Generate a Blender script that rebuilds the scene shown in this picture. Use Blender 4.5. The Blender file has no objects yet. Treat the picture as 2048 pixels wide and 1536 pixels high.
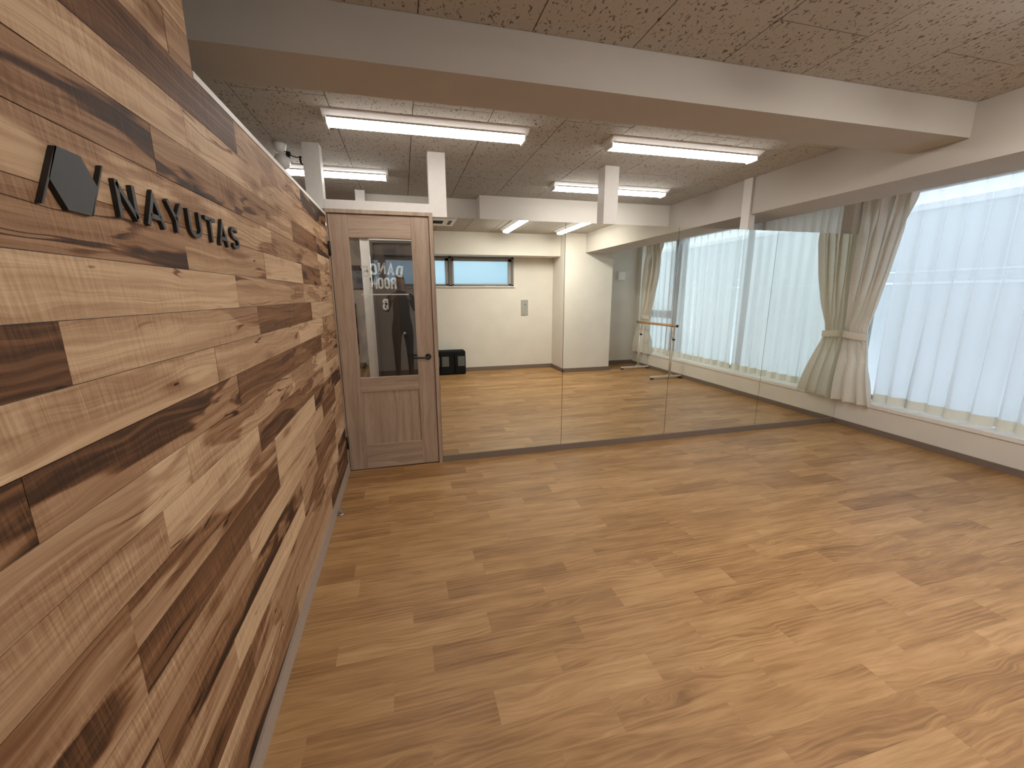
import bpy, bmesh, math, random
from mathutils import Vector, Matrix, Euler

random.seed(7)
S = bpy.context.scene
COL = S.collection

# ------------------------------------------------------------------ camera
FOC, PITCH, YAW, ROLL = 826.864, 0.2124, 0.2527, -0.0049
cam_d = bpy.data.cameras.new('camera')
cam = bpy.data.objects.new('camera', cam_d)
COL.objects.link(cam)
cam_d.sensor_fit = 'HORIZONTAL'
cam_d.sensor_width = 36.0
cam_d.lens = 36.0 * FOC / 2048.0
cam_d.clip_start = 0.02
F = Vector((math.sin(YAW) * math.cos(PITCH), math.cos(YAW) * math.cos(PITCH), -math.sin(PITCH)))
R0 = Vector((math.cos(YAW), -math.sin(YAW), 0))
U0 = R0.cross(F)
R1 = R0 * math.cos(ROLL) + U0 * math.sin(ROLL)
U1 = -R0 * math.sin(ROLL) + U0 * math.cos(ROLL)
m = Matrix((R1, U1, -F)).transposed().to_4x4()
m.translation = Vector((0, -3.4127, 1.4158))
cam.matrix_world = m
S.camera = cam

# ------------------------------------------------------------------ world, exposure
w = bpy.data.worlds.new('overcast_sky')
S.world = w
w.use_nodes = True
bg = w.node_tree.nodes['Background']
bg.inputs[0].default_value = (0.87, 0.93, 1.0, 1)
bg.inputs[1].default_value = 2.75
S.view_settings.view_transform = 'Standard'
S.view_settings.look = 'None'
S.view_settings.exposure = 0.0
S.view_settings.gamma = 1.0
S.view_settings.use_curve_mapping = False
S.cycles.use_denoising = True
S.cycles.max_bounces = 10
S.cycles.diffuse_bounces = 5
S.cycles.glossy_bounces = 6
S.cycles.transparent_max_bounces = 12
S.cycles.transmission_bounces = 8
S.cycles.sample_clamp_indirect = 6.0
S.cycles.caustics_reflective = True
S.cycles.caustics_refractive = False
LAMP = 66.0          # radiance of the LED bars near the back wall
LAMP_FRONT = 20.5    # of the two bars in front of the mirrors
LAMP_NEXT = 30.0     # of the bars in the next rooms

# ------------------------------------------------------------------ node helpers
class Mat:
    def __init__(self, name):
        self.m = bpy.data.materials.new(name)
        self.m.use_nodes = True
        self.t = self.m.node_tree
        self.t.nodes.clear()
        self.out = self.t.nodes.new('ShaderNodeOutputMaterial')
    def n(self, typ, **kw):
        nd = self.t.nodes.new(typ)
        for k, v in kw.items():
            if k.startswith('_'):
                setattr(nd, k[1:], v)
            else:
                key = int(k[1:]) if k[0] == 'i' and k[1:].isdigit() else k
                self.set(nd.inputs[key], v)
        return nd
    def set(self, sock, v):
        if isinstance(v, bpy.types.NodeSocket):
            self.t.links.new(v, sock)
        else:
            sock.default_value = v
    def math(self, op, a, b=None, c=None, clamp=False):
        nd = self.t.nodes.new('ShaderNodeMath')
        nd.operation = op
        nd.use_clamp = clamp
        for i, v in enumerate((a, b, c)):
            if v is not None:
                self.set(nd.inputs[i], v)
        return nd.outputs[0]
    def maprange(self, v, a, b, c=0.0, d=1.0, smooth=True):
        nd = self.t.nodes.new('ShaderNodeMapRange')
        nd.interpolation_type = 'SMOOTHSTEP' if smooth else 'LINEAR'
        for i, q in enumerate((v, a, b, c, d)):
            self.set(nd.inputs[i], q)
        return nd.outputs[0]
    def ramp(self, v, stops):
        nd = self.t.nodes.new('ShaderNodeValToRGB')
        e = nd.color_ramp.elements
        while len(e) < len(stops):
            e.new(0.5)
        for el, (p, c) in zip(e, stops):
            el.position = p
            el.color = (*c, 1)
        self.t.links.new(v, nd.inputs[0])
        return nd.outputs[0]
    def comb(self, x, y, z):
        nd = self.t.nodes.new('ShaderNodeCombineXYZ')
        for i, v in enumerate((x, y, z)):
            self.set(nd.inputs[i], v)
        return nd.outputs[0]
    def noise(self, vec, scale=1.0, detail=2.0, rough=0.5, dist=0.0):
        nd = self.n('ShaderNodeTexNoise', Vector=vec, Scale=scale, Detail=detail, Roughness=rough, Distortion=dist)
        return nd.outputs[0]
    def pos(self):
        g = self.n('ShaderNodeNewGeometry')
        s = self.n('ShaderNodeSeparateXYZ', i0=g.outputs['Position'])
        return g.outputs['Position'], s.outputs[0], s.outputs[1], s.outputs[2]
    def attr(self, name):
        return self.n('ShaderNodeAttribute', _attribute_name=name).outputs['Fac']
    def bsdf(self, color, rough=0.5, spec=0.5, metal=0.0, bump=None, bump_str=0.2, bump_dist=0.002, **kw):
        b = self.n('ShaderNodeBsdfPrincipled')
        self.set(b.inputs['Base Color'], color if isinstance(color, bpy.types.NodeSocket) else (*color, 1))
        self.set(b.inputs['Roughness'], rough)
        self.set(b.inputs['Specular IOR Level'], spec)
        self.set(b.inputs['Metallic'], metal)
        if bump is not None:
            bn = self.n('ShaderNodeBump', Strength=bump_str, Distance=bump_dist, Height=bump)
            self.set(b.inputs['Normal'], bn.outputs[0])
        for k, v in kw.items():
            self.set(b.inputs[k], v)
        self.t.links.new(b.outputs[0], self.out.inputs[0])
        return self.m

def simple(name, col, rough=0.5, spec=0.5, metal=0.0):
    k = Mat(name)
    p, x, y, z = k.pos()
    n = k.noise(p, 30.0, 3.0)
    v = k.maprange(n, 0.3, 0.7, 0.98, 1.02)
    mix = k.n('ShaderNodeMix', _data_type='RGBA', _blend_type='MULTIPLY')
    mix.inputs[0].default_value = 1.0
    mix.inputs[6].default_value = (*col, 1)
    cc = k.comb(v, v, v)
    k.t.links.new(cc, mix.inputs[7])
    return k.bsdf(mix.outputs[2], rough, spec, metal)

# ------------------------------------------------------------------ materials
def wood_plank():
    k = Mat('reclaimed_wood')
    p, x, y, z = k.pos()
    seed, tone, heart = k.attr('seed'), k.attr('tone'), k.attr('heart')
    sy = k.math('ADD', y, k.math('MULTIPLY', seed, 7.3))
    sz = k.math('ADD', z, k.math('MULTIPLY', seed, 3.1))
    sx = k.math('MULTIPLY', seed, 5.0)
    lowz = k.math('MULTIPLY', sz, 9.0)
    heart_n = k.noise(k.comb(k.math('MULTIPLY', sy, 1.7), lowz, sx), 1.0, 3.0, 0.55, 0.7)
    hm = k.maprange(heart_n, 0.50, 0.57)
    warp = k.noise(k.comb(k.math('MULTIPLY', sy, 2.6), k.math('MULTIPLY', sz, 11.0), sx), 1.0, 2.0)
    wz = k.math('ADD', sz, k.math('MULTIPLY', warp, 0.075))
    streak = k.noise(k.comb(k.math('MULTIPLY', sy, 1.1), k.math('MULTIPLY', wz, 38.0), sx), 1.0, 4.0, 0.62)
    fine = k.noise(k.comb(k.math('MULTIPLY', sy, 7.0), k.math('MULTIPLY', wz, 330.0), sx), 1.0, 2.0, 0.6)
    rings = k.math('SINE', k.math('MULTIPLY', wz, 420.0))
    ringm = k.maprange(k.noise(k.comb(sy, lowz, 3.0), 1.5, 1.0), 0.45, 0.65)
    saw = k.noise(k.comb(k.math('ADD', k.math('MULTIPLY', sy, 190.0), k.math('MULTIPLY', sz, 26.0)), k.math('MULTIPLY', sz, 7.0), sx), 1.0, 2.0, 0.6)
    sawm = k.maprange(k.noise(k.comb(k.math('MULTIPLY', sy, 3.0), lowz, 8.0), 1.0, 1.0), 0.35, 0.65)
    # knots: a few dark eyes drawn out along the grain
    vo = k.n('ShaderNodeTexVoronoi', Vector=k.comb(k.math('MULTIPLY', sy, 4.0), k.math('MULTIPLY', wz, 12.0), 0.0), Scale=1.0)
    vr = k.n('ShaderNodeSeparateColor', i0=vo.outputs['Color'])
    knot = k.math('MULTIPLY', k.maprange(vo.outputs['Distance'], 0.07, 0.015), k.math('GREATER_THAN', vr.outputs[0], 0.45))
    halo = k.math('MULTIPLY', k.maprange(vo.outputs['Distance'], 0.38, 0.05), k.math('GREATER_THAN', vr.outputs[0], 0.74))
    # thin dark cracks running with the grain
    cn = k.noise(k.comb(k.math('MULTIPLY', sy, 0.9), k.math('MULTIPLY', wz, 13.0), 4.0), 1.0, 2.5, 0.45, 0.0)
    crack = k.math('MULTIPLY', k.maprange(k.math('ABSOLUTE', k.math('SUBTRACT', cn, 0.5)), 0.010, 0.002),
                   k.maprange(k.noise(k.comb(k.math('MULTIPLY', sy, 2.0), k.math('MULTIPLY', sz, 6.0), 9.0), 1.0, 1.0), 0.52, 0.62))
    t = k.math('ADD', tone, k.math('MULTIPLY', k.math('SUBTRACT', streak, 0.5), 0.62))
    t = k.math('ADD', t, k.math('MULTIPLY', k.math('SUBTRACT', fine, 0.5), 0.20))
    t = k.math('ADD', t, k.math('MULTIPLY', k.math('MULTIPLY', rings, ringm), 0.04))
    t = k.math('ADD', t, k.math('MULTIPLY', k.math('MULTIPLY', k.math('SUBTRACT', saw, 0.5), sawm), 0.40))
    t = k.math('SUBTRACT', t, k.math('MULTIPLY', k.math('MULTIPLY', hm, heart), 0.30))
    t = k.math('SUBTRACT', t, k.math('MULTIPLY', halo, 0.22))
    t = k.math('SUBTRACT', t, k.math('MULTIPLY', knot, 0.45))
    t = k.math('SUBTRACT', t, k.math('MULTIPLY', crack, 0.38))
    c = k.ramp(t, [(0.0, (0.020, 0.010, 0.006)), (0.18, (0.065, 0.029, 0.014)), (0.38, (0.195, 0.092, 0.042)),
                   (0.58, (0.37, 0.222, 0.126)), (0.78, (0.56, 0.385, 0.235)), (1.0, (0.72, 0.53, 0.35))])
    return k.bsdf(c, 0.6, 0.25, bump=saw, bump_str=0.25, bump_dist=0.001)

def wood_floor():
    k = Mat('oak_floor')
    p, x, y, z = k.pos()
    seed, tone = k.attr('seed'), k.attr('tone')
    sx = k.math('ADD', x, k.math('MULTIPLY', seed, 9.7))
    sy = k.math('ADD', y, k.math('MULTIPLY', seed, 4.3))
    s5 = k.math('MULTIPLY', seed, 5.0)
    warp = k.noise(k.comb(k.math('MULTIPLY', sx, 2.6), k.math('MULTIPLY', sy, 9.0), s5), 1.0, 2.0)
    wy = k.math('ADD', sy, k.math('MULTIPLY', warp, k.maprange(k.noise(k.comb(s5, k.math('MULTIPLY', seed, 31.0), 1.0), 1.0, 0.0), 0.45, 0.60, 0.03, 0.13)))
    streak = k.noise(k.comb(k.math('MULTIPLY', sx, 2.2), k.math('MULTIPLY', wy, 55.0), s5), 1.0, 3.0, 0.6)
    fine = k.noise(k.comb(k.math('MULTIPLY', sx, 12.0), k.math('MULTIPLY', wy, 420.0), s5), 1.0, 2.0, 0.6)
    rings = k.math('SINE', k.math('MULTIPLY', wy, 330.0))
    ringm = k.maprange(k.noise(k.comb(k.math('MULTIPLY', sx, 2.0), k.math('MULTIPLY', sy, 8.0), s5), 1.0, 1.0), 0.46, 0.6)
    blot = k.noise(k.comb(k.math('MULTIPLY', sx, 3.5), k.math('MULTIPLY', sy, 14.0), s5), 1.0, 2.0)
    t = k.math('ADD', tone, k.math('MULTIPLY', k.math('SUBTRACT', streak, 0.5), 0.85))
    t = k.math('ADD', t, k.math('MULTIPLY', k.math('SUBTRACT', fine, 0.5), 0.6))
    t = k.math('ADD', t, k.math('MULTIPLY', k.math('SUBTRACT', blot, 0.5), 0.6))
    t = k.math('SUBTRACT', t, k.math('MULTIPLY', k.math('MULTIPLY', k.math('ADD', rings, 1.0), ringm), 0.085))
    c = k.ramp(t, [(0.0, (0.155, 0.072, 0.022)), (0.35, (0.285, 0.145, 0.052)), (0.6, (0.39, 0.216, 0.086)), (1.0, (0.52, 0.315, 0.145))])
    rough = k.maprange(fine, 0.2, 0.8, 0.40, 0.52)
    return k.bsdf(c, rough, 0.45, bump=fine, bump_str=0.12, bump_dist=0.0006)

def ceiling_tile_mat():
    k = Mat('fissured_ceiling_board')
    p, x, y, z = k.pos()
    wrp = k.noise(k.comb(x, y, 0.0), 40.0, 1.0)
    a = k.noise(k.comb(k.math('MULTIPLY', x, 84.0), k.math('MULTIPLY', y, 44.0), k.math('MULTIPLY', wrp, 1.2)), 1.0, 1.0, 0.4, 0.9)
    hole = k.maprange(a, 0.638, 0.675)
    sp = k.maprange(k.noise(k.comb(x, y, 2.0), 190.0, 1.0), 0.70, 0.75)
    hole = k.math('MAXIMUM', hole, k.math('MULTIPLY', sp, 0.5))
    c = k.ramp(hole, [(0.0, (0.485, 0.455, 0.41)), (1.0, (0.20, 0.16, 0.12))])
    return k.bsdf(c, 0.9, 0.1, bump=k.math('SUBTRACT', 1.0, hole), bump_str=0.8, bump_dist=0.003)

def wall_mat(name, col):
    k = Mat(name)
    p, x, y, z = k.pos()
    a = k.noise(p, 420.0, 2.0)
    b = k.noise(p, 3.0, 2.0)
    v = k.maprange(b, 0.3, 0.7, 0.975, 1.02)
    c = k.n('ShaderNodeVectorMath', _operation='SCALE')
    c.inputs[0].default_value = col
    k.t.links.new(v, c.inputs['Scale'])
    return k.bsdf(c.outputs[0], 0.8, 0.2, bump=a, bump_str=0.25, bump_dist=0.0008)

def door_wood(name, horiz=False, dark=1.0):
    k = Mat(name)
    p, x, y, z = k.pos()
    oi = k.n('ShaderNodeObjectInfo').outputs['Random']
    g, c_ = (x, z) if horiz else (z, x)
    o = k.math('MULTIPLY', oi, 9.0)
    warp = k.noise(k.comb(k.math('MULTIPLY', g, 2.0), k.math('MULTIPLY', c_, 9.0), o), 1.0, 2.0)
    wc = k.math('ADD', c_, k.math('MULTIPLY', warp, 0.10))
    st = k.noise(k.comb(k.math('MULTIPLY', g, 1.3), k.math('MULTIPLY', wc, 42.0), o), 1.0, 3.0, 0.6)
    fi = k.noise(k.comb(k.math('MULTIPLY', g, 9.0), k.math('MULTIPLY', wc, 330.0), o), 1.0, 2.0, 0.6)
    t = k.math('ADD', k.math('MULTIPLY', st, 0.65), k.math('MULTIPLY', fi, 0.35))
    d = dark
    c = k.ramp(t, [(0.25, (0.23 * d, 0.15 * d, 0.104 * d)), (0.5, (0.39 * d, 0.285 * d, 0.21 * d)), (0.75, (0.50 * d, 0.385 * d, 0.30 * d))])
    return k.bsdf(c, 0.5, 0.35, bump=fi, bump_str=0.15, bump_dist=0.0006)

def fabric(name, col, transp=0.0, transl=0.3, weave=700.0):
    k = Mat(name)
    p, x, y, z = k.pos()
    a = k.noise(k.comb(k.math('MULTIPLY', y, weave), k.math('MULTIPLY', z, weave * 0.2), 0.0), 1.0, 1.0)
    b = k.noise(k.comb(k.math('MULTIPLY', y, weave * 0.15), k.math('MULTIPLY', z, weave), 1.0), 1.0, 1.0)
    v = k.maprange(k.math('ADD', a, b), 0.6, 1.4, 0.88, 1.06)
    c = k.n('ShaderNodeVectorMath', _operation='SCALE')
    c.inputs[0].default_value = col
    k.t.links.new(v, c.inputs['Scale'])
    d = k.n('ShaderNodeBsdfDiffuse', Color=c.outputs[0])
    tl = k.n('ShaderNodeBsdfTranslucent', Color=c.outputs[0])
    mx = k.n('ShaderNodeMixShader', Fac=transl)
    k.t.links.new(d.outputs[0], mx.inputs[1])
    k.t.links.new(tl.outputs[0], mx.inputs[2])
    last = mx.outputs[0]
    if transp > 0:
        tr = k.n('ShaderNodeBsdfTransparent', Color=(1, 1, 1, 1))
        m2 = k.n('ShaderNodeMixShader', Fac=transp)
        k.t.links.new(last, m2.inputs[1])
        k.t.links.new(tr.outputs[0], m2.inputs[2])
        last = m2.outputs[0]
    k.t.links.new(last, k.out.inputs[0])
    return k.m

def emitter(name, col, s):
    k = Mat(name)
    e = k.n('ShaderNodeEmission', Color=(*col, 1), Strength=s)
    k.t.links.new(e.outputs[0], k.out.inputs[0])
    return k.m

def mirror_mat():
    k = Mat('mirror_silver')
    p, x, y, z = k.pos()
    g = k.n('ShaderNodeBsdfGlossy', Color=(0.925, 0.945, 0.865, 1), Roughness=0.0)
    k.t.links.new(g.outputs[0], k.out.inputs[0])
    return k.m

def clear_glass(name, tint=(0.93, 0.96, 0.95), refl=1.45, gain=1.5):
    k = Mat(name)
    tr = k.n('ShaderNodeBsdfTransparent', Color=(*tint, 1))
    gl = k.n('ShaderNodeBsdfGlossy', Color=(1, 1, 1, 1), Roughness=0.0)
    bf = k.n('ShaderNodeNewGeometry').outputs['Backfacing']
    fr = k.n('ShaderNodeFresnel', IOR=k.math('ADD', k.math('MULTIPLY', bf, 1.0 / refl - refl), refl))
    f2 = k.math('MULTIPLY', fr.outputs[0], gain, clamp=True)
    mx = k.n('ShaderNodeMixShader', Fac=f2)
    k.t.links.new(tr.outputs[0], mx.inputs[1])
    k.t.links.new(gl.outputs[0], mx.inputs[2])
    k.t.links.new(mx.outputs[0], k.out.inputs[0])
    return k.m

def frosted_glass(name, col):
    k = Mat(name)
    tl = k.n('ShaderNodeBsdfTranslucent', Color=(*col, 1))
    tr = k.n('ShaderNodeBsdfTransparent', Color=(*col, 1))
    mx = k.n('ShaderNodeMixShader', Fac=0.35)
    k.t.links.new(tl.outputs[0], mx.inputs[1])
    k.t.links.new(tr.outputs[0], mx.inputs[2])
    gl = k.n('ShaderNodeBsdfGlossy', Color=(1, 1, 1, 1), Roughness=0.15)
    m2 = k.n('ShaderNodeMixShader', Fac=0.04)
    k.t.links.new(mx.outputs[0], m2.inputs[1])
    k.t.links.new(gl.outputs[0], m2.inputs[2])
    k.t.links.new(m2.outputs[0], k.out.inputs[0])
    return k.m

M_PLANK = wood_plank()
M_FLOOR = wood_floor()
M_TILE = ceiling_tile_mat()
M_WALL = wall_mat('white_wallpaper', (0.725, 0.683, 0.622))
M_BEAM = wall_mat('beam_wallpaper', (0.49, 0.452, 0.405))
M_POST = simple('white_painted_wood', (0.67, 0.637, 0.595), 0.5, 0.3)
M_BASE = simple('taupe_vinyl_skirting', (0.20, 0.155, 0.125), 0.5, 0.3)
M_BASE2 = simple('light_taupe_skirting', (0.36, 0.285, 0.235), 0.5, 0.3)
M_DOORV = door_wood('ash_door_vertical')
M_DOORH = door_wood('ash_door_horizontal', True)
M_DARKDOOR = door_wood('dark_door_wood', False, 0.16)
M_BLACK = simple('black_metal', (0.012, 0.012, 0.013), 0.45, 0.5)
M_SIGN = simple('charcoal_sign_face', (0.040, 0.041, 0.044), 0.55, 0.4)
M_FABBLACK = simple('black_nylon', (0.010, 0.010, 0.011), 0.85, 0.2)
M_NET = simple('grey_net', (0.13, 0.135, 0.13), 0.9, 0.1)
M_WHITE = simple('white_plastic', (0.87, 0.865, 0.85), 0.35, 0.5)
M_LAMPBODY = simple('white_lamp_body', (0.86, 0.86, 0.85), 0.4, 0.4)
M_LED = emitter('led_diffuser', (1.0, 0.965, 0.915), LAMP)
M_LED_FRONT = emitter('led_diffuser_front', (1.0, 0.965, 0.915), LAMP_FRONT)
M_LED_NEXT = emitter('led_diffuser_next', (1.0, 0.965, 0.915), LAMP_NEXT)
M_MIRROR = mirror_mat()
M_MIRROREDGE = simple('mirror_edge', (0.06, 0.055, 0.045), 0.3, 0.5)
M_GLASS = clear_glass('door_glass', (0.965, 0.975, 0.97), 1.5, 2.4)
M_WGLASS = clear_glass('window_glass', (0.92, 0.965, 0.985))
M_FROST = frosted_glass('frosted_pane', (0.50, 0.60, 0.66))
M_FRAME = simple('bronze_aluminium', (0.15, 0.14, 0.125), 0.4, 0.5)
M_ALU = simple('grey_aluminium', (0.30, 0.29, 0.28), 0.4, 0.5)
M_SHEER = fabric('sheer_voile', (0.90, 0.91, 0.93), 0.29, 0.84, 900.0)
M_HEM = fabric('sheer_hem', (0.86, 0.83, 0.72), 0.0, 0.35, 900.0)
M_DRAPE = fabric('beige_drape', (0.84, 0.785, 0.70), 0.0, 0.26, 500.0)
M_SILL = simple('white_sill', (0.80, 0.78, 0.75), 0.4, 0.4)
M_LETTER = fabric('white_vinyl_letter', (0.92, 0.91, 0.88), 0.0, 0.25, 50.0)
M_STEEL = simple('brushed_steel', (0.55, 0.54, 0.52), 0.3, 0.5, 0.9)
M_BARWOOD = simple('beech_bar', (0.50, 0.30, 0.15), 0.4, 0.4)
M_PAINT = simple('cream_steel', (0.66, 0.62, 0.55), 0.4, 0.5)
M_PANEL = simple('grey_plate', (0.36, 0.35, 0.32), 0.45, 0.4)
M_CONC = wall_mat('outside_render', (0.60, 0.635, 0.665))
M_RAIL = simple('outside_white_rail', (0.88, 0.9, 0.92), 0.5, 0.3)
M_DIM = simple('dark_grey_panel', (0.045, 0.042, 0.04), 0.35, 0.5)
M_GRILLE = simple('dark_grille', (0.05, 0.048, 0.045), 0.6, 0.3)

# ------------------------------------------------------------------ mesh helpers
def new_obj(name, me, mat=None, parent=None):
    o = bpy.data.objects.new(name, me)
    COL.objects.link(o)
    if mat is not None:
        for q in (mat if isinstance(mat, (list, tuple)) else [mat]):
            me.materials.append(q)
    if parent is not None:
        o.parent = parent
        o.matrix_parent_inverse = parent_inv(parent)
    return o

def parent_inv(p):
    mm = Matrix.Translation(p.location) @ p.rotation_euler.to_matrix().to_4x4()
    q = p
    return mm.inverted() if p.parent is None else (p.matrix_parent_inverse.inverted() @ mm).inverted() if False else mm.inverted()

def center_origin(o):
    """move the origin to the middle of the mesh (vertices stay where they are in the world)"""
    me = o.data
    lo = [min(v.co[i] for v in me.vertices) for i in range(3)]
    hi = [max(v.co[i] for v in me.vertices) for i in range(3)]
    c = Vector([(a + b) / 2 for a, b in zip(lo, hi)])
    me.transform(Matrix.Translation(-c))
    o.location = c
    return o

def from_bm(name, bm, mat, parent=None, smooth=False, origin=True):
    me = bpy.data.meshes.new(name)
    bmesh.ops.recalc_face_normals(bm, faces=bm.faces[:])
    bm.to_mesh(me)
    bm.free()
    if smooth:
        for f in me.polygons:
            f.use_smooth = True
    o = bpy.data.objects.new(name, me)
    COL.objects.link(o)
    for q in (mat if isinstance(mat, (list, tuple)) else [mat]):
        me.materials.append(q)
    if origin:
        center_origin(o)
    if parent is not None:
        adopt(o, parent)
    return o

def world_of(o):
    mm = Matrix.LocRotScale(o.location, o.rotation_euler, o.scale)
    if o.parent is None:
        return mm
    return world_of(o.parent) @ o.matrix_parent_inverse @ mm

def adopt(o, parent):
    o.parent = parent
    o.matrix_parent_inverse = world_of(parent).inverted()

def add_box(bm, a, b, bevel=0.0):
    x0, y0, z0 = [min(p, q) for p, q in zip(a, b)]
    x1, y1, z1 = [max(p, q) for p, q in zip(a, b)]
    vs = [bm.verts.new(c) for c in ((x0, y0, z0), (x1, y0, z0), (x1, y1, z0), (x0, y1, z0), (x0, y0, z1), (x1, y0, z1), (x1, y1, z1), (x0, y1, z1))]
    fs = [bm.faces.new([vs[i] for i in f]) for f in ((0, 3, 2, 1), (4, 5, 6, 7), (0, 1, 5, 4), (1, 2, 6, 5), (2, 3, 7, 6), (3, 0, 4, 7))]
    if bevel > 0:
        es = set(e for f in fs for e in f.edges)
        bmesh.ops.bevel(bm, geom=list(es), offset=bevel, segments=2, profile=0.5, affect='EDGES')
    return vs

def box(name, a, b, mat, parent=None, bevel=0.0):
    bm = bmesh.new()
    add_box(bm, a, b, bevel)
    return from_bm(name, bm, mat, parent)

def boxes(name, lst, mat, parent=None, bevel=0.0):
    bm = bmesh.new()
    for a, b in lst:
        add_box(bm, a, b, bevel)
    return from_bm(name, bm, mat, parent)

def add_tube(bm, pts, r, seg=12, caps=True, r2=None):
    pts = [Vector(p) for p in pts]
    rings = []
    for i, p in enumerate(pts):
        if i == 0:
            d = pts[1] - p
        elif i == len(pts) - 1:
            d = p - pts[-2]
        else:
            d = (pts[i + 1] - p).normalized() + (p - pts[i - 1]).normalized()
        d.normalize()
        up = Vector((0, 0, 1)) if abs(d.z) < 0.95 else Vector((1, 0, 0))
        u = d.cross(up).normalized()
        v = d.cross(u).normalized()
        rr = r if r2 is None else r + (r2 - r) * i / (len(pts) - 1)
        rings.append([bm.verts.new(p + (u * math.cos(2 * math.pi * k / seg) + v * math.sin(2 * math.pi * k / seg)) * rr) for k in range(seg)])
    for a, b in zip(rings, rings[1:]):
        for k in range(seg):
            bm.faces.new((a[k], a[(k + 1) % seg], b[(k + 1) % seg], b[k]))
    if caps:
        bm.faces.new(rings[0][::-1])
        bm.faces.new(rings[-1])

def tube(name, pts, r, mat, parent=None, seg=12, r2=None):
    bm = bmesh.new()
    add_tube(bm, pts, r, seg, True, r2)
    return from_bm(name, bm, mat, parent, smooth=True)

def add_lathe(bm, prof, c, seg=24, axis='z'):
    """prof: list of (r, h); revolved around the axis through c"""
    rings = []
    for r, h in prof:
        ring = []
        for k in range(seg):
            a = 2 * math.pi * k / seg
            ca, sa = math.cos(a) * max(r, 1e-5), math.sin(a) * max(r, 1e-5)
            co = {'z': (ca, sa, h), 'y': (ca, h, sa), 'x': (h, ca, sa)}[axis]
            ring.append(bm.verts.new(Vector(c) + Vector(co)))
        rings.append(ring)
    for a, b in zip(rings, rings[1:]):
        for k in range(seg):
            bm.faces.new((a[k], a[(k + 1) % seg], b[(k + 1) % seg], b[k]))
    bm.faces.new(rings[0][::-1])
    bm.faces.new(rings[-1])

def lathe(name, prof, c, mat, parent=None, seg=24, axis='z'):
    bm = bmesh.new()
    add_lathe(bm, prof, c, seg, axis)
    return from_bm(name, bm, mat, parent, smooth=True)

def thing(name, label, cat, loc=(0, 0, 0), group=None, kind=None):
    o = bpy.data.objects.new(name, None)
    COL.objects.link(o)
    o.location = loc
    o.empty_display_size = 0.1
    return tag(o, label, cat, group, kind)

def tag(o, label, cat, group=None, kind=None):
    o['label'] = label
    o['category'] = cat
    if group:
        o['group'] = group
    if kind:
        o['kind'] = kind
    return o

def struct(o, label, cat):
    return tag(o, label, cat, None, 'structure')

def set_attr(o, **kw):
    me = o.data
    for k, v in kw.items():
        a = me.attributes.new(k, 'FLOAT', 'POINT')
        a.data.foreach_set('value', [v] * len(me.vertices))

# ------------------------------------------------------------------ dimensions (metres)
XL = -0.508            # face of the plank wall
XR = 4.605             # wall under the windows
YB = -4.287            # back wall (seen in the mirrors)
YBB = -3.90            # face of the beam along the back wall
ZC = 2.46              # ceiling
ZP = 2.003             # top of the low partitions
YF = 1.40              # wall on the far side of the next room
XO = -2.4              # outer left wall
YO = 5.6               # outer far wall
XWIN = 4.80            # window frames

# ------------------------------------------------------------------ floor
flr = box('floor', (XO, YB - 0.2, -0.2), (XR + 0.4, YO + 0.2, -0.003), M_FLOOR)
set_attr(flr, seed=0.3, tone=0.5)
struct(flr, 'honey oak plank floor of the dance room', 'floor')
PW, PLEN = 0.1275, 0.6255
rowoff = {0: 0.635, 1: 0.24, 2: 0.514, 3: 0.662, 4: 0.29, 5: 0.59, -1: 1.03}
rr = random.Random(21)
k0 = int(math.floor((YB + 2.446) / PW)) - 0
for k in range(k0, 40):
    y0 = -2.446 + PW * k
    y1 = y0 + PW
    if y0 >= -0.002:
        break
    ya, yb_ = max(y0, YB), min(y1, 0.0)
    if yb_ - ya < 0.01:
        continue
    off = rowoff.get(k, rr.uniform(0, PLEN))
    off = off % PLEN
    xs = [XL]
    xx = off - 3 * PLEN
    while xx < XR:
        if xx > XL + 0.02 and xx < XR - 0.02:
            xs.append(xx)
        xx += PLEN
    xs.append(XR)
    for a, b in zip(xs, xs[1:]):
        bm = bmesh.new()
        g = 0.00012
        add_box(bm, (a + g, ya + g, -0.003), (b - g, yb_ - g, 0.0))
        o = from_bm('floor_plank', bm, M_FLOOR, flr)
        set_attr(o, seed=rr.random(), tone=min(0.8, max(0.24, rr.gauss(0.54, 0.085))))

# ------------------------------------------------------------------ ceiling
ceil = box('ceiling', (XO, YB - 0.2, ZC + 0.012), (XR + 0.4, YO + 0.2, ZC + 0.2), M_BEAM)
struct(ceil, 'suspended ceiling of fissured white boards', 'ceiling')
TX0, TW, TL = -0.793, 0.4555, 0.911
for k in range(-3, 9):
    x0 = TX0 + TW * k
    x1 = min(x0 + TW, 3.19)
    if x0 > 3.15:
        break
    for ys, ye, base in ((YBB, -1.55, -1.86 if k % 2 else -1.4045), (-1.26, 1.47, -0.3045 if k % 2 else -0.76)):
        cuts = [ys]
        c = base - 6 * TL
        while c < ye:
            if c > ys + 0.01 and c < ye - 0.01:
                cuts.append(c)
            c += TL
        cuts.append(ye)
        for a, b in zip(cuts, cuts[1:]):
            bm = bmesh.new()
            g = 0.0026
            add_box(bm, (x0 + g, a + g, ZC), (x1 - g, b - g, ZC + 0.012))
            from_bm('ceiling_tile', bm, M_TILE, ceil)

bc = box('ceiling_bounce', (3.661, YB, ZC), (XR + 0.179, 1.268, ZC + 0.0119), wall_mat('white_bounce_board', (0.82, 0.79, 0.74)))  # unseen bay ceiling board, added extra white to bounce light onto the drapes
adopt(bc, ceil)
bc.name = 'bay_bounce_board'

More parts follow.
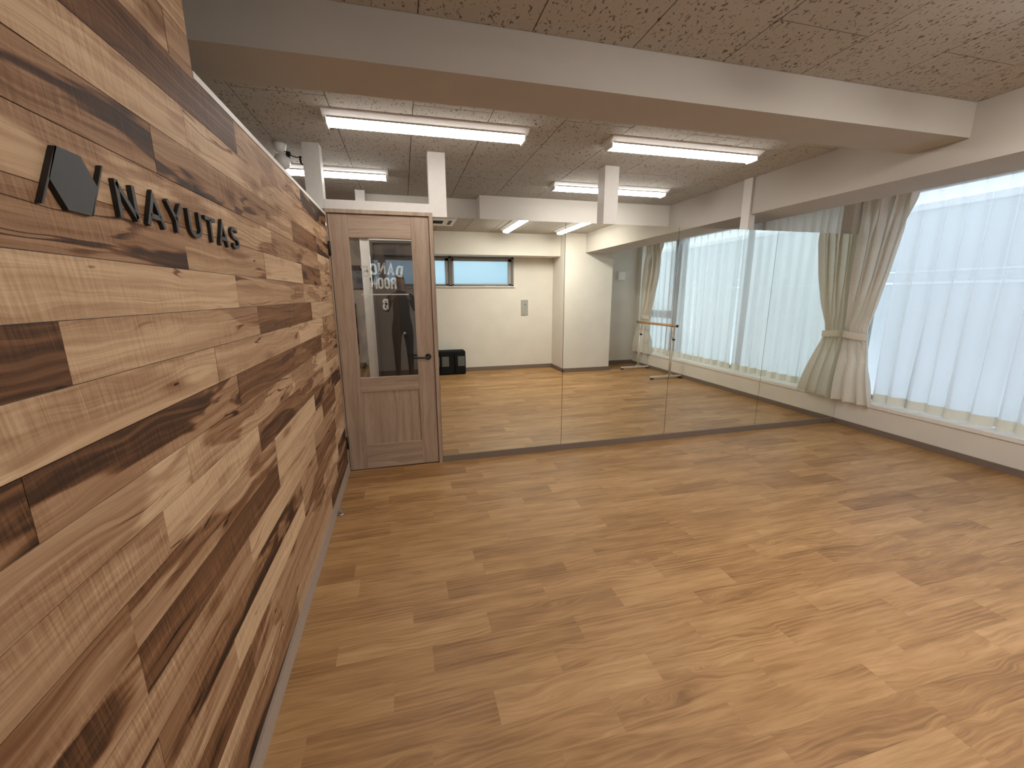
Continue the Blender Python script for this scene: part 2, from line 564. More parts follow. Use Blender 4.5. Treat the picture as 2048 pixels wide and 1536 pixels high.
# ------------------------------------------------------------------ plank partition (left)
wl = boxes('wall_left', [((-0.63, YB, 0), (-0.5125, -1.99, ZC)), ((-0.63, -1.99, 0), (-0.5125, -0.0, 1.985))], M_WALL)
struct(wl, 'partition clad in reclaimed wood planks with raised lettering', 'wall')
D, B, MM, L = 0.26, 0.46, 0.62, 0.76
rows = {
    1.88: [(-2.62, L), (-1.715, D), (-0.78, MM), (0, 0.42)],
    1.78: [(-2.95, MM), (-2.085, 0.70), (-1.485, L), (-0.235, MM), (0, L)],
    1.68: [(-3.0, MM), (-2.26, 0.44), (-1.48, 0.52), (-1.065, MM), (-0.435, 0.34), (0, 0.5)],
    1.58: [(-3.1, B), (-1.435, 0.70), (-0.45, 0.58), (0, L)],
    1.48: [(-2.9, 0.56), (-2.185, 0.47), (-1.57, 0.60), (-0.94, 0.74), (-0.43, 0.42), (0, MM)],
    1.38: [(-3.3, B), (-1.89, 0.71), (-0.95, 0.60), (0, 0.66)],
    1.28: [(-2.627, 0.24), (-1.72, 0.66), (-0.80, 0.33), (0, 0.68)],
    1.18: [(-3.0, MM), (-2.115, 0.73), (-1.15, 0.64), (-0.5, 0.78), (0, 0.58)],
    1.08: [(-2.75, 0.54), (-1.99, 0.50), (-1.3, 0.33), (-0.61, 0.40), (0, 0.60)],
    0.98: [(-3.0, L), (-2.34, 0.75), (-1.375, 0.62), (-0.5, 0.76), (0, 0.55)],
    0.88: [(-3.3, MM), (-2.47, 0.56), (-1.87, 0.74), (-1.255, 0.40), (-0.645, 0.58), (0, 0.72)],
    0.78: [(-2.62, 0.57), (-1.72, 0.58), (-0.97, 0.73), (-0.4, 0.44), (0, 0.50)],
    0.68: [(-2.62, 0.55), (-1.725, 0.27), (-0.78, 0.70), (-0.3, 0.33), (0, MM)],
    0.58: [(-2.9, MM), (-2.08, 0.56), (-1.07, 0.72), (-0.5, 0.55), (0, 0.66)],
    0.48: [(-2.62, 0.52), (-1.43, 0.45), (-1.07, 0.60), (-0.4, 0.34), (0, 0.58)],
    0.38: [(-2.9, MM), (-2.275, 0.60), (-1.43, 0.76), (-0.45, 0.58), (0, L)],
    0.28: [(-2.8, MM), (-2.18, 0.31), (-0.955, 0.58), (-0.4, 0.76), (0, 0.36)],
    0.18: [(-2.7, MM), (-1.90, 0.71), (-1.0, 0.56), (-0.5, 0.64), (0, 0.48)],
    0.08: [(-2.6, 0.5), (-1.705, 0.44), (-0.795, 0.62), (0, 0.28)],
    1.98: [(-2.75, 0.44), (-2.11, 0.60), (-1.99, 0.57)],
    2.08: [(-2.4, 0.6), (-1.99, 0.66)],
    2.18: [(-2.9, 0.5), (-1.99, 0.55)],
    2.28: [(-2.3, 0.7), (-1.99, 0.6)],
    2.38: [(-2.6, 0.6), (-1.99, 0.5)],
}
rp = random.Random(5)
for z0, lst in rows.items():
    z1 = z0 + 0.1
    zb = z0 + 0.001
    if z0 == 0.08:
        zb = 0.078
    if z0 == 1.88:
        pass
    if z0 == 2.38:
        z1 = ZC
    seq = []
    start = YB
    first = lst[0][0]
    if first - start > 0.9:
        seq.append(((start + first) / 2 - 0.1, 0.6))
    seq += lst
    a = start
    for (b, tone) in seq:
        pieces = [(a, b)]
        for (pa, pb) in pieces:
            zt = z1
            if z0 == 1.88:
                zt = 1.985 if pb > -1.98 else 1.981
            bm = bmesh.new()
            g = 0.0006
            proud = rp.uniform(0.0, 0.0012)
            add_box(bm, (-0.5125, pa + g, zb), (XL + proud, pb - g, zt - g))
            o = from_bm('plank', bm, M_PLANK, wl)
            hv = 0.0 if tone < 0.36 else (1.15 if 0.4 < tone < 0.56 else rp.choice([0.0, 0.5, 0.75, 0.4]))
            set_attr(o, seed=rp.random(), tone=tone, heart=hv)
        a = b
tr = box('trim_1', (-0.63, -1.9895, 1.9852), (-0.5055, 0.0, ZP), M_POST)
struct(tr, 'thin white cap along the top of the plank partition', 'trim')
bb = box('baseboard_left', (-0.5125, YB, 0), (-0.4985, 0.0, 0.0775), M_BASE2)
struct(bb, 'light taupe skirting under the plank wall', 'baseboard')

# ------------------------------------------------------------------ mirror partition (front)
wf = boxes('wall_front', [((0.2575, 0.006, 0), (XR, 0.12, ZP))], M_WALL)
struct(wf, 'low partition behind the mirrors', 'wall')
bf = box('baseboard_front', (0.2575, -0.008, 0), (XR - 0.007, 0.006, 0.0565), M_BASE)
struct(bf, 'taupe skirting below the mirrors', 'baseboard')
seams = [0.2585, 1.3483, 2.4387, 3.5332, XR - 0.002]
mlab = ['mirror panel beside the wooden door, leftmost of the four mirrors',
        'second mirror panel from the wooden door, reflecting the white column',
        'third mirror panel from the door, reflecting the pleated sheer curtains',
        'mirror panel at the window corner, partly behind the beige curtain']
for i in range(4):
    t = thing('wall_mirror', mlab[i], 'mirror', ((seams[i] + seams[i + 1]) / 2, 0.003, 0.057), 'tall mirror panels on the partition')
    g = 0.0019
    bm = bmesh.new()
    z0, z1 = 0.0572, ZP
    vs = [bm.verts.new(c) for c in ((seams[i] + g, 0, z0), (seams[i + 1] - g, 0, z0), (seams[i + 1] - g, 0, z1), (seams[i] + g, 0, z1))]
    # glass face with a thin slab behind it
    add_box(bm, (seams[i] + g, 0.0, z0), (seams[i + 1] - g, 0.0045, z1))
    bmesh.ops.delete(bm, geom=vs, context='VERTS')
    from_bm('mirror_glass', bm, M_MIRROR, t)
    box('backing', (seams[i] + 0.0002, 0.0046, z0), (seams[i + 1] - 0.0002, 0.0059, z1 - 0.001), M_MIRROREDGE, t)

# posts between the low partition and the ceiling
plab = [((-0.618, 0.0, 2.0305), (-0.507, 0.11, ZC), 'white post above the hinge side of the wooden door'),
        ((0.240, 0.0, ZP + 0.0005), (0.369, 0.11, ZC), 'white post above the handle side of the wooden door'),
        ((1.690, 0.0, ZP + 0.0005), (1.818, 0.125, ZC), 'white post standing free on the mirrors, between the ceiling lights'),
        ((3.172, 0.0, ZP + 0.0005), (3.240, 0.10, 2.1375), 'white post against the boxed beam above the mirrors'),
        ((4.437, 0.0, ZP + 0.0005), (4.556, 0.11, ZC), 'short white post above the mirrors beside the beige curtain')]
for a, b, lab in plab:
    if a[0] > 3.1 and a[0] < 3.2:
        bm = bmesh.new()
        add_box(bm, a, b)
        add_box(bm, (a[0], a[1], 2.1375), (3.1885, b[1], ZC))
        o = from_bm('partition_post', bm, M_POST)
    else:
        o = box('partition_post', a, b, M_POST)
    tag(o, lab, 'post', 'white posts on the partition')
lt = boxes('partition_lintel', [((-0.506, 0.0, 2.0305), (0.2395, 0.11, 2.0945))], M_POST)
tag(lt, 'white rail over the wooden door between two posts', 'lintel')

# ------------------------------------------------------------------ beams
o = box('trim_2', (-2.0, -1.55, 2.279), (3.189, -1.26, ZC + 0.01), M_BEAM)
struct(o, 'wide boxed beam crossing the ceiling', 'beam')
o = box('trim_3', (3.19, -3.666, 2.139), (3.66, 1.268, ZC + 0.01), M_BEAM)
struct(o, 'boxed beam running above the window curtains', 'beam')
o = box('trim_4', (-0.507, YB, 2.092), (2.803, YBB, ZC + 0.01), M_WALL)
struct(o, 'boxed beam along the back wall over the small windows', 'beam')
o = box('trim_5', (0.86, 1.27, 1.90), (3.66, 1.468, ZC + 0.01), M_WALL)
struct(o, 'white boxed beam in the next room beyond the mirrors', 'beam')
o = box('wall_column', (2.804, YB, 0.0), (3.73, -3.667, ZC + 0.01), M_WALL)
struct(o, 'white square column seen in the mirrors', 'column')
o = boxes('trim_6', [((2.792, YB + 0.002, 0), (2.803, -3.655, 0.075)), ((2.792, -3.666, 0), (3.742, -3.655, 0.075)), ((3.731, YB + 0.002, 0), (3.742, -3.667, 0.075))], M_BASE)
struct(o, 'taupe skirting round the column', 'baseboard')

# ------------------------------------------------------------------ back wall with small windows
wx0, wx1, wz0, wz1 = -0.49, 2.026, 1.565, 2.0915
wb = boxes('wall_back', [((-0.512, YB - 0.15, 0), (XR + 0.2, YB, wz0)), ((wx1, YB - 0.15, wz0), (XR + 0.2, YB, ZC + 0.01)),
                         ((-0.512, YB - 0.15, wz1), (wx1, YB, ZC + 0.01)), ((XO, YB - 0.15, 0), (-0.5125, YB, ZC + 0.01))], M_WALL)
struct(wb, 'cream wall behind the camera seen in the mirrors', 'wall')
o = boxes('baseboard_back', [((-0.497, YB, 0), (2.791, YB + 0.012, 0.075)), ((3.743, YB, 0), (XR - 0.013, YB + 0.012, 0.075))], M_BASE)
struct(o, 'taupe skirting along the back wall', 'baseboard')

w1 = thing('window_1', 'long low window of frosted panes under the back beam', 'window', ((wx0 + wx1) / 2, YB, wz0), kind='structure')
fy0, fy1 = YB - 0.06, YB + 0.012
boxes('window_frame', [((wx0, fy0, wz0), (wx1, fy1, wz0 + 0.028)), ((wx0, fy0, wz1 - 0.032), (wx1, fy1, wz1)),
                       ((wx1 - 0.04, fy0, wz0), (wx1, fy1, wz1)), ((wx0, fy0, wz0), (wx0 + 0.03, fy1, wz1)),
                       ((0.826, fy0, wz0), (0.886, fy1, wz1)), ((-0.332, fy0, wz0), (-0.282, fy1, wz1))], M_FRAME, w1)
box('window_sill', (wx0, YB + 0.0125, wz0 - 0.012), (wx1 + 0.03, YB + 0.03, wz0 + 0.006), M_SILL, w1)
for (a, b) in ((0.886, wx1 - 0.04), (-0.282, 0.826), (wx0 + 0.03, -0.332)):
    q = 0.030 if b - a > 0.2 else 0.01
    s = boxes('sash', [((a, fy0 + 0.01, wz0 + 0.028), (b, YB - 0.005, wz0 + 0.048)), ((a, fy0 + 0.01, wz1 - 0.075), (b, YB - 0.005, wz1 - 0.032)),
                       ((a, fy0 + 0.01, wz0 + 0.028), (a + q, YB - 0.005, wz1 - 0.032)), ((b - q - 0.03, fy0 + 0.01, wz0 + 0.028), (b, YB - 0.005, wz1 - 0.032))], M_ALU, w1)
    box('pane', (a + q, YB - 0.04, wz0 + 0.048), (b - q - 0.03, YB - 0.034, wz1 - 0.075), M_FROST, s)
boxes('window_handle', [((1.475, YB + 0.0125, wz0 + 0.006), (1.68, YB + 0.028, wz0 + 0.017))], M_ALU, w1)

o = thing('wall_plate', 'grey rectangular service plate on the back wall near the column', 'plate', (2.241, YB, 1.033))
box('plate', (2.173, YB + 0.0005, 1.033), (2.309, YB + 0.012, 1.321), M_PANEL, o, 0.003)
lathe('lock', [(0.010, 0.0122), (0.010, 0.017), (0.006, 0.018)], (2.25, YB, 1.235), M_GRILLE, o, 16, 'y')
o = thing('wall_vent_cover', 'square white cover plate on the wall beside the column', 'cover', (4.247, YB, 1.691))
box('cover', (4.172, YB + 0.0005, 1.695), (4.322, YB + 0.03, 1.86), M_WHITE, o, 0.006)
box('mount', (4.182, YB + 0.0003, 1.70), (4.314, YB + 0.006, 1.852), M_ALU, o)

# ------------------------------------------------------------------ window wall (right)
wr = boxes('wall_right', [((XR, YB, 0), (XR + 0.28, YO, 0.257)), ((XR + 0.18, YB, 2.40), (XR + 0.28, YO, ZC + 0.01)),
                          ((XR, YB, 0.257), (XR + 0.28, -4.14, ZC + 0.01)), ((XR + 0.18, 1.32, 0.257), (XR + 0.28, YO, ZC))], M_WALL)
struct(wr, 'low white wall under the curtained windows', 'wall')
o = box('baseboard_right', (XR - 0.012, YB + 0.013, 0), (XR, -0.0085, 0.0565), M_BASE)
struct(o, 'taupe skirting below the window wall', 'baseboard')
o = box('trim_7', (XR - 0.012, -4.139, 0.2575), (XWIN - 0.02, -0.002, 0.300), M_SILL, None, 0.006)
struct(o, 'white window ledge under the curtains', 'sill')

w2 = thing('window_2', 'tall windows behind the sheer curtains', 'window', (XWIN, -1.5, 0.3), kind='structure')
f0, f1 = XWIN, XWIN + 0.06
boxes('window_frame', [((f0, -4.139, 0.301), (f1, 1.318, 0.345)), ((f0, -4.139, 2.355), (f1, 1.318, 2.399)), ((f0, -4.139, 0.301), (f1, -4.10, 2.399)),
                       ((f0, 1.28, 0.301), (f1, 1.318, 2.399))], M_ALU, w2)
for (a, b) in ((-3.36, -3.08), (-1.72, -1.66), (-0.06, 0.04)):
    box('mullion', (f0, a, 0.345), (f1, b, 2.355), M_ALU, w2)
box('transom', (f0, -4.10, 0.97), (f1, -3.36, 1.11), M_ALU, w2)
for (a, b, c, d) in ((-4.10, -3.36, 0.345, 0.97), (-4.10, -3.36, 1.11, 2.355), (-3.08, -1.72, 0.345, 2.355), (-1.66, -0.06, 0.345, 2.355), (0.04, 1.28, 0.345, 2.355)):
    box('pane', (f0 + 0.025, a, c), (f0 + 0.031, b, d), M_WGLASS, w2)

# what stands outside, faint behind the sheers
ow = thing('neighbour_building', 'pale grey building with white rails outside the sheer curtained windows', 'building', (6.6, -1.5, -3.0))
box('facade', (6.6, -10.0, -3.0), (7.0, 8.0, 2.46), M_CONC, ow)
box('parapet', (6.58, -10.0, 2.46), (7.0, 8.0, 2.54), M_RAIL, ow)
box('rail', (6.592, -10.0, 1.682), (6.6, 8.0, 1.700), M_RAIL, ow)
box('rail', (6.592, -10.0, 1.528), (6.6, 8.0, 1.556), M_RAIL, ow)


# ------------------------------------------------------------------ curtains
def smooth01(t):
    t = max(0.0, min(1.0, t))
    return t * t * (3 - 2 * t)

def interp(tab, z):
    if z <= tab[0][0]:
        return tab[0][1]
    for (a, va), (b, vb) in zip(tab, tab[1:]):
        if z <= b:
            return va + (vb - va) * smooth01((z - a) / (b - a)) if False else va + (vb - va) * (z - a) / (b - a)
    return tab[-1][1]

def sheet(name, zs, ns, pos, mat, parent):
    bm = bmesh.new()
    grid = [[bm.verts.new(pos(i / (ns - 1), z)) for i in range(ns)] for z in zs]
    for r0, r1 in zip(grid, grid[1:]):
        for i in range(ns - 1):
            bm.faces.new((r0[i], r0[i + 1], r1[i + 1], r1[i]))
    return from_bm(name, bm, mat, parent, smooth=True)

def sheer(label, y0, y1, ztop, zbot, seed, x=4.69):
    t = thing('sheer_curtain', label, 'curtain', (x, (y0 + y1) / 2, zbot), 'white sheer curtains at the windows')
    r = random.Random(seed)
    n = max(3, int(round(abs(y1 - y0) / 0.152)))
    jit = [r.uniform(-0.16, 0.16) for _ in range(n + 3)]
    amp = [r.uniform(0.75, 1.2) for _ in range(n + 3)]
    def pos(s, z, dx=0.0):
        u = s * n
        i = int(u)
        fr = u - i
        j = jit[i] * (1 - fr) + jit[min(i + 1, n + 2)] * fr
        am = amp[i] * (1 - fr) + amp[min(i + 1, n + 2)] * fr
        h = (z - zbot) / (ztop - zbot)
        ph = u + j * (1 - h) * 1.3 + 0.12 * math.sin(3 * h + i * 1.7) * (1 - h)
        w_ = math.sin(2 * math.pi * ph)
        # soft S folds low down, sharp pinch pleats at the heading
        soft = 0.040 * am * (w_ + 0.28 * math.sin(4 * math.pi * ph + 0.8))
        pin = 0.028 * max(0.0, math.cos(2 * math.pi * (u - 0.5))) ** 8 - 0.006
        k = smooth01((h - 0.90) / 0.08)
        d = soft * (1 - k) * (0.55 + 0.45 * (1 - h)) + pin * k
        lean = 0.018 * math.sin(2 * math.pi * (ph + 0.2)) * (1 - k) * (1 - 0.4 * h)
        return (x - d + dx, y0 + (y1 - y0) * s + lean, z)
    hem = 0.088
    ns = n * 14 + 1
    zs = [zbot + hem + (ztop - 0.028 - zbot - hem) * q / 34 for q in range(35)]
    sheet('panel', zs, ns, pos, M_SHEER, t)
    sheet('hem', [zbot + hem * q / 4 for q in range(5)], ns, pos, M_HEM, t)
    sheet('heading_tape', [ztop - 0.028, ztop - 0.014, ztop], ns, pos, M_HEM, t)
    return t

sheer('white sheer curtain beside the right edge of the tied beige drape', -0.315, -1.70, 2.365, 0.315, 3)
sheer('middle white sheer curtain seen reflected between two mirror seams', -1.706, -2.62, 2.365, 0.315, 9)
sheer('far white sheer curtain hanging behind the ballet barre in the reflection', -2.626, -3.83, 2.365, 0.315, 12)

def drape(label, ltab, rtab, ztie, ztop, zbot, seed, x=4.555, flip=1):
    """tied-back drape; ltab / rtab give the edge positions in y against z"""
    t = thing('tied_drape', label, 'curtain', (x, (interp(ltab, ztie) + interp(rtab, ztie)) / 2, zbot), 'beige drapes in the dance room')
    r = random.Random(seed)
    nf = 6
    ph0 = [r.uniform(-0.25, 0.25) for _ in range(nf + 2)]
    am0 = [r.uniform(0.7, 1.3) for _ in range(nf + 2)]
    def pos(s, z):
        a, b = interp(ltab, z), interp(rtab, z)
        u = s * nf
        i = int(u)
        fr = u - i
        j = ph0[i] * (1 - fr) + ph0[min(i + 1, nf + 1)] * fr
        am = am0[i] * (1 - fr) + am0[min(i + 1, nf + 1)] * fr
        dt = abs(z - ztie)
        if z >= ztie:
            A = 0.020 + 0.018 * min(1, dt / 0.6)
        else:
            A = 0.020 + 0.026 * min(1, dt / 0.5)
        top = smooth01((z - (ztop - 0.14)) / 0.12)
        ph = u + j
        fineh = smooth01((z - (ztop - 0.42)) / 0.34)
        w6 = math.sin(2 * math.pi * ph)
        w3 = math.sin(2 * math.pi * (0.5 * u + 0.6 * j + 0.10))
        w9 = math.sin(2 * math.pi * (1.6 * u + j))
        k = smooth01((ztie - z) / 0.45) if z < ztie else 0.0
        m_ = smooth01((z - ztie - 0.15) / 0.5) * (1 - fineh) if z > ztie else 0.0
        wv = (w6 * (1 - fineh) + w9 * fineh * 0.75) * (1 - k) * (1 - 0.35 * m_) + w3 * (1.05 * k + 0.45 * m_)
        sharp = wv * (0.75 + 0.25 * abs(wv))
        d = A * am * sharp * (1.35 + 0.35 * fineh + 0.3 * k)
        bulge = 0.030 * math.exp(-((z - ztie - 0.10) / 0.06) ** 2) * math.sin(math.pi * s)
        pinch = -0.018 * math.exp(-((z - ztie) / 0.03) ** 2)
        env = math.sin(math.pi * min(1, max(0, s))) ** 0.5
        round_ = 0.035 * (1 - env) * math.exp(-((z - ztie) / 0.25) ** 2)
        yy = a + (b - a) * s + 0.05 * (b - a) * math.sin(math.pi * s) * math.cos(2 * math.pi * ph) * min(1, 0.3 + dt)
        return (x - d - bulge - pinch + round_, yy, z)
    zs = [zbot + (ztop - zbot) * q / 64 for q in range(65)]
    sheet('cloth', zs, 150, pos, M_DRAPE, t)
    # tie-back band
    a, b = interp(ltab, ztie), interp(rtab, ztie)
    bm = bmesh.new()
    n = 28
    rings = []
    for q in range(n):
        an = 2 * math.pi * q / n
        yy = (a + b) / 2 + (abs(b - a) / 2 + 0.010) * math.cos(an)
        xx = x - 0.048 * math.sin(an) - 0.003
        sag = 0.012 * math.cos(an) * flip
        rings.append([bm.verts.new((xx - 0.004 * dd * math.sin(an), yy, ztie + dz + sag)) for dz, dd in ((-0.034, 0), (-0.02, 1), (0, 1.5), (0.02, 1), (0.034, 0))])
    for q in range(n):
        r0, r1 = rings[q], rings[(q + 1) % n]
        for p in range(4):
            bm.faces.new((r0[p], r1[p], r1[p + 1], r0[p + 1]))
    from_bm('tieback', bm, M_DRAPE, t, smooth=True)
    return t

drape('beige drape tied back in the corner where the mirrors meet the window',
      [(0.28, -0.002), (0.60, -0.0025), (0.98, -0.004), (1.3, -0.0025), (2.36, -0.002)],
      [(0.28, -0.405), (0.60, -0.325), (0.84, -0.262), (0.98, -0.222), (1.07, -0.224), (1.29, -0.280), (1.64, -0.350), (2.02, -0.410), (2.36, -0.455)],
      0.985, 2.36, 0.285, 4)
drape('beige drape tied back at the far end of the windows behind the barre',
      [(0.28, -4.13), (0.60, -4.08), (0.98, -3.99), (1.3, -3.97), (1.75, -3.925), (2.36, -3.85)],
      [(0.28, -3.56), (0.60, -3.63), (0.98, -3.695), (1.04, -3.69), (1.33, -3.577), (1.74, -3.464), (2.36, -3.41)],
      0.985, 2.36, 0.285, 8, flip=-1)

# closed drape of the next room, seen over the mirrors
t = thing('closed_drape', 'pleated beige drape of the next room seen above the mirror top', 'curtain', (4.56, 0.7, 0.3), 'beige drapes in the dance room')
rj = random.Random(2)
jj = [rj.uniform(-0.2, 0.2) for _ in range(16)]
def posd(s, z):
    u = s * 11
    i = int(u)
    fr = u - i
    ph = u + jj[i] * (1 - fr) + jj[i + 1] * fr
    h = (z - 0.3) / 2.07
    wv = math.cos(2 * math.pi * ph)
    k = smooth01((h - 0.9) / 0.1)
    d = 0.036 * (max(0, wv) ** 2 * 1.4 - 0.3) * (1 - k) + 0.028 * max(0, wv) ** 6 * k
    return (4.62 - d, 0.03 + 1.23 * s, z)
sheet('cloth', [0.3 + 2.07 * q / 40 for q in range(41)], 200, posd, M_DRAPE, t)

# ------------------------------------------------------------------ door
d1 = thing('door_1', 'wooden glazed door with mirrored DANCE ROOM B lettering', 'door', (-0.132, 0.0, 0.0), kind='structure')
boxes('door_frame', [((-0.5055, -0.012, 0), (-0.497, 0.10, 2.03)), ((0.2285, -0.012, 0), (0.257, 0.10, 2.03)), ((-0.497, -0.012, 2.004), (0.2285, 0.10, 2.03))], M_DOORV, d1)
boxes('door_stop', [((-0.497, 0.045, 0), (-0.494, 0.10, 2.004)), ((0.2255, 0.045, 0), (0.2285, 0.10, 2.004)), ((-0.497, 0.045, 2.0005), (0.2285, 0.10, 2.004))], M_BLACK, d1)
lx0, lx1, lz0, lz1 = -0.4925, 0.2245, 0.009, 2.000
gx0, gx1 = -0.361, 0.0905
ly0, ly1 = 0.001, 0.038
leaf = box('door_leaf', (gx0 + 0.0005, 0.008, 0.215), (gx1 - 0.0005, 0.030, 0.660), M_DOORV, d1)
box('stile', (lx0, ly0, lz0), (gx0, ly1, lz1), M_DOORV, leaf, 0.0012)
box('stile', (gx1, ly0, lz0), (lx1, ly1, lz1), M_DOORV, leaf, 0.0012)
box('rail', (gx0 + 0.0006, ly0, 1.837), (gx1 - 0.0006, ly1, lz1), M_DOORH, leaf, 0.0012)
box('rail', (gx0 + 0.0006, ly0, 0.660), (gx1 - 0.0006, ly1, 0.774), M_DOORH, leaf, 0.0012)
box('rail', (gx0 + 0.0006, ly0, lz0), (gx1 - 0.0006, ly1, 0.215), M_DOORH, leaf, 0.0012)
pane = box('glass_pane', (gx0, 0.017, 0.774), (gx1, 0.021, 1.837), M_GLASS, d1)
hd = thing_h = bpy.data.objects.new('lever_handle', None)
COL.objects.link(hd)
hd.location = (0.176, 0.0, 0.926)
adopt(hd, d1)
bm = bmesh.new()
add_lathe(bm, [(0.0, -0.008), (0.024, -0.008), (0.025, -0.005), (0.025, 0.001), (0.0, 0.001)], (0.176, 0, 0.926), 24, 'y')
from_bm('rose', bm, M_BLACK, hd, smooth=False)
bm = bmesh.new()
add_tube(bm, [(0.176, -0.007, 0.926), (0.176, -0.042, 0.926), (0.168, -0.052, 0.926), (0.150, -0.054, 0.926), (0.10, -0.054, 0.9265), (0.058, -0.053, 0.927)], 0.0078, 12)
from_bm('lever', bm, M_BLACK, hd, smooth=True)
for zc_ in (1.754, 0.251):
    h = bpy.data.objects.new('hinge', None)
    COL.objects.link(h)
    h.location = (-0.496, -0.01, zc_)
    adopt(h, d1)
    tube('hinge_pin', [(-0.4955, -0.016, zc_ - 0.052), (-0.4955, -0.016, zc_ + 0.052)], 0.0065, M_BLACK, h, 12)
    box('hinge_leaf', (-0.5045, -0.014, zc_ - 0.05), (-0.487, -0.0125, zc_ + 0.05), M_BLACK, h)

# --- stroke lettering -------------------------------------------------------
def strokes_mesh(bm, polys, wd, place, depth0, depth1):
    """polys: list of polylines (u, v); place(u, v, w) -> world; mitred flat strokes with thickness"""
    for pl in polys:
        closed = pl[0] == pl[-1] and len(pl) > 2
        p = [Vector((q[0], q[1])) for q in (pl[:-1] if closed else pl)]
        n = len(p)
        Lf, Rt = [], []
        for i in range(n):
            if closed or 0 < i < n - 1:
                d0 = (p[i] - p[i - 1]).normalized()
                d1_ = (p[(i + 1) % n] - p[i]).normalized()
            elif i == 0:
                d0 = d1_ = (p[1] - p[0]).normalized()
            else:
                d0 = d1_ = (p[-1] - p[-2]).normalized()
            n0 = Vector((-d0.y, d0.x))
            n1 = Vector((-d1_.y, d1_.x))
            mt = (n0 + n1)
            mt = mt.normalized() if mt.length > 1e-6 else n0
            q = wd / 2 / max(0.45, mt.dot(n0))
            Lf.append(p[i] + mt * q)
            Rt.append(p[i] - mt * q)
        def vv(c, w_):
            return bm.verts.new(place(c.x, c.y, w_))
        A = [[vv(c, depth0) for c in Lf], [vv(c, depth0) for c in Rt], [vv(c, depth1) for c in Lf], [vv(c, depth1) for c in Rt]]
        rng = range(n if closed else n - 1)
        for i in rng:
            j = (i + 1) % n
            bm.faces.new((A[0][i], A[1][i], A[1][j], A[0][j]))
            bm.faces.new((A[2][i], A[2][j], A[3][j], A[3][i]))
            bm.faces.new((A[0][i], A[0][j], A[2][j], A[2][i]))
            bm.faces.new((A[1][i], A[3][i], A[3][j], A[1][j]))
        if not closed:
            for e in (0, n - 1):
                bm.faces.new((A[0][e], A[2][e], A[3][e], A[1][e]))

def arc(cx, cy, rx, ry, a0, a1, n=10):
    return [(cx + rx * math.cos(math.radians(a0 + (a1 - a0) * i / n)), cy + ry * math.sin(math.radians(a0 + (a1 - a0) * i / n))) for i in range(n + 1)]

# glyphs on a unit box (width 1, height 1), strokes drawn on their centre lines
def glyph(ch, hw, hh):
    """hw, hh: half stroke width in units of the glyph's width and height"""
    l, r_, b, t_ = hw, 1 - hw, hh, 1 - hh
    if ch == 'N':
        return [[(l, 0), (l, 1)], [(l, 1 - hh), (r_, hh)], [(r_, 0), (r_, 1)]]
    if ch == 'A':
        return [[(l * 0.8, 0), (0.5, 1 - hh * 0.6), (1 - l * 0.8, 0)], [(0.24, 0.30), (0.76, 0.30)]]
    if ch == 'Y':
        return [[(l * 0.8, 1), (0.5, 0.44), (0.5, 0)], [(1 - l * 0.8, 1), (0.5, 0.44)]]
    if ch == 'U':
        return [[(l, 1)] + arc(0.5, 0.36, 0.5 - l, 0.36 - hh, 180, 360, 14) + [(r_, 1)]]
    if ch == 'T':
        return [[(0, t_), (1, t_)], [(0.5, t_), (0.5, 0)]]
    if ch == 'S':
        return [arc(0.5, 0.745, 0.5 - l, 0.255 - hh, 35, 270, 14)[:-1] + arc(0.5, 0.255 + 0.0, 0.5 - l, 0.245 - 0.0, 90, -145, 14)] if False else \
               [arc(0.5, 0.75 - hh * 0.5, 0.5 - l, 0.25 - hh * 0.5, 30, 270, 14) + arc(0.5, 0.25 + hh * 0.5, 0.5 - l, 0.25 - hh * 0.5, 90, -150, 14)[1:]]
    if ch == 'D':
        return [[(l, b), (l, t_), (0.55, t_)] + arc(0.55, 0.62, r_ - 0.55, t_ - 0.62, 90, 0, 6)[1:] + arc(0.55, 0.38, r_ - 0.55, 0.38 - b, 0, -90, 6) + [(l, b)]]
    if ch == 'C':
        return [[(r_, 0.64), (r_, 0.75)] + arc(0.5, 0.75, r_ - 0.5, t_ - 0.75, 0, 180, 8)[1:] + arc(0.5, 0.25, r_ - 0.5, 0.25 - b, 180, 360, 8) + [(r_, 0.36)]]
    if ch == 'E':
        return [[(1, t_), (l, t_), (l, b), (1, b)], [(l, 0.5), (0.88, 0.5)]]
    if ch == 'R':
        return [[(l, 0), (l, t_), (0.55, t_)] + arc(0.55, 0.75 - hh * 0.5 + 0.02, r_ - 0.55, 0.23 - hh * 0.5, 90, -90, 8)[1:] + [(l, 0.5 + 0.02)], [(0.55, 0.5), (r_, 0.38), (r_, 0)]]
    if ch == 'O':
        q = arc(0.5, 0.75, r_ - 0.5, t_ - 0.75, 0, 180, 8) + arc(0.5, 0.25, r_ - 0.5, 0.25 - b, 180, 360, 8)
        return [q + [q[0]]]
    if ch == 'M':
        return [[(l * 0.8, 0), (l * 0.8, 1)], [(l * 0.9, 0.97), (0.5, 0.16)], [(0.5, 0.16), (1 - l * 0.9, 0.97)], [(1 - l * 0.8, 0), (1 - l * 0.8, 1)]]
    if ch == 'B':
        return [[(l, b), (l, t_), (0.55, t_)] + arc(0.55, 0.76, r_ - 0.55 - 0.03, t_ - 0.76, 90, -90, 8)[1:] + [(l, 0.52)],
                [(l, 0.52), (0.55, 0.52)] + arc(0.55, 0.52 / 2 + b / 2, r_ - 0.55, 0.26 - b / 2, 90, -90, 8)[1:] + [(l, b)]]
    return []

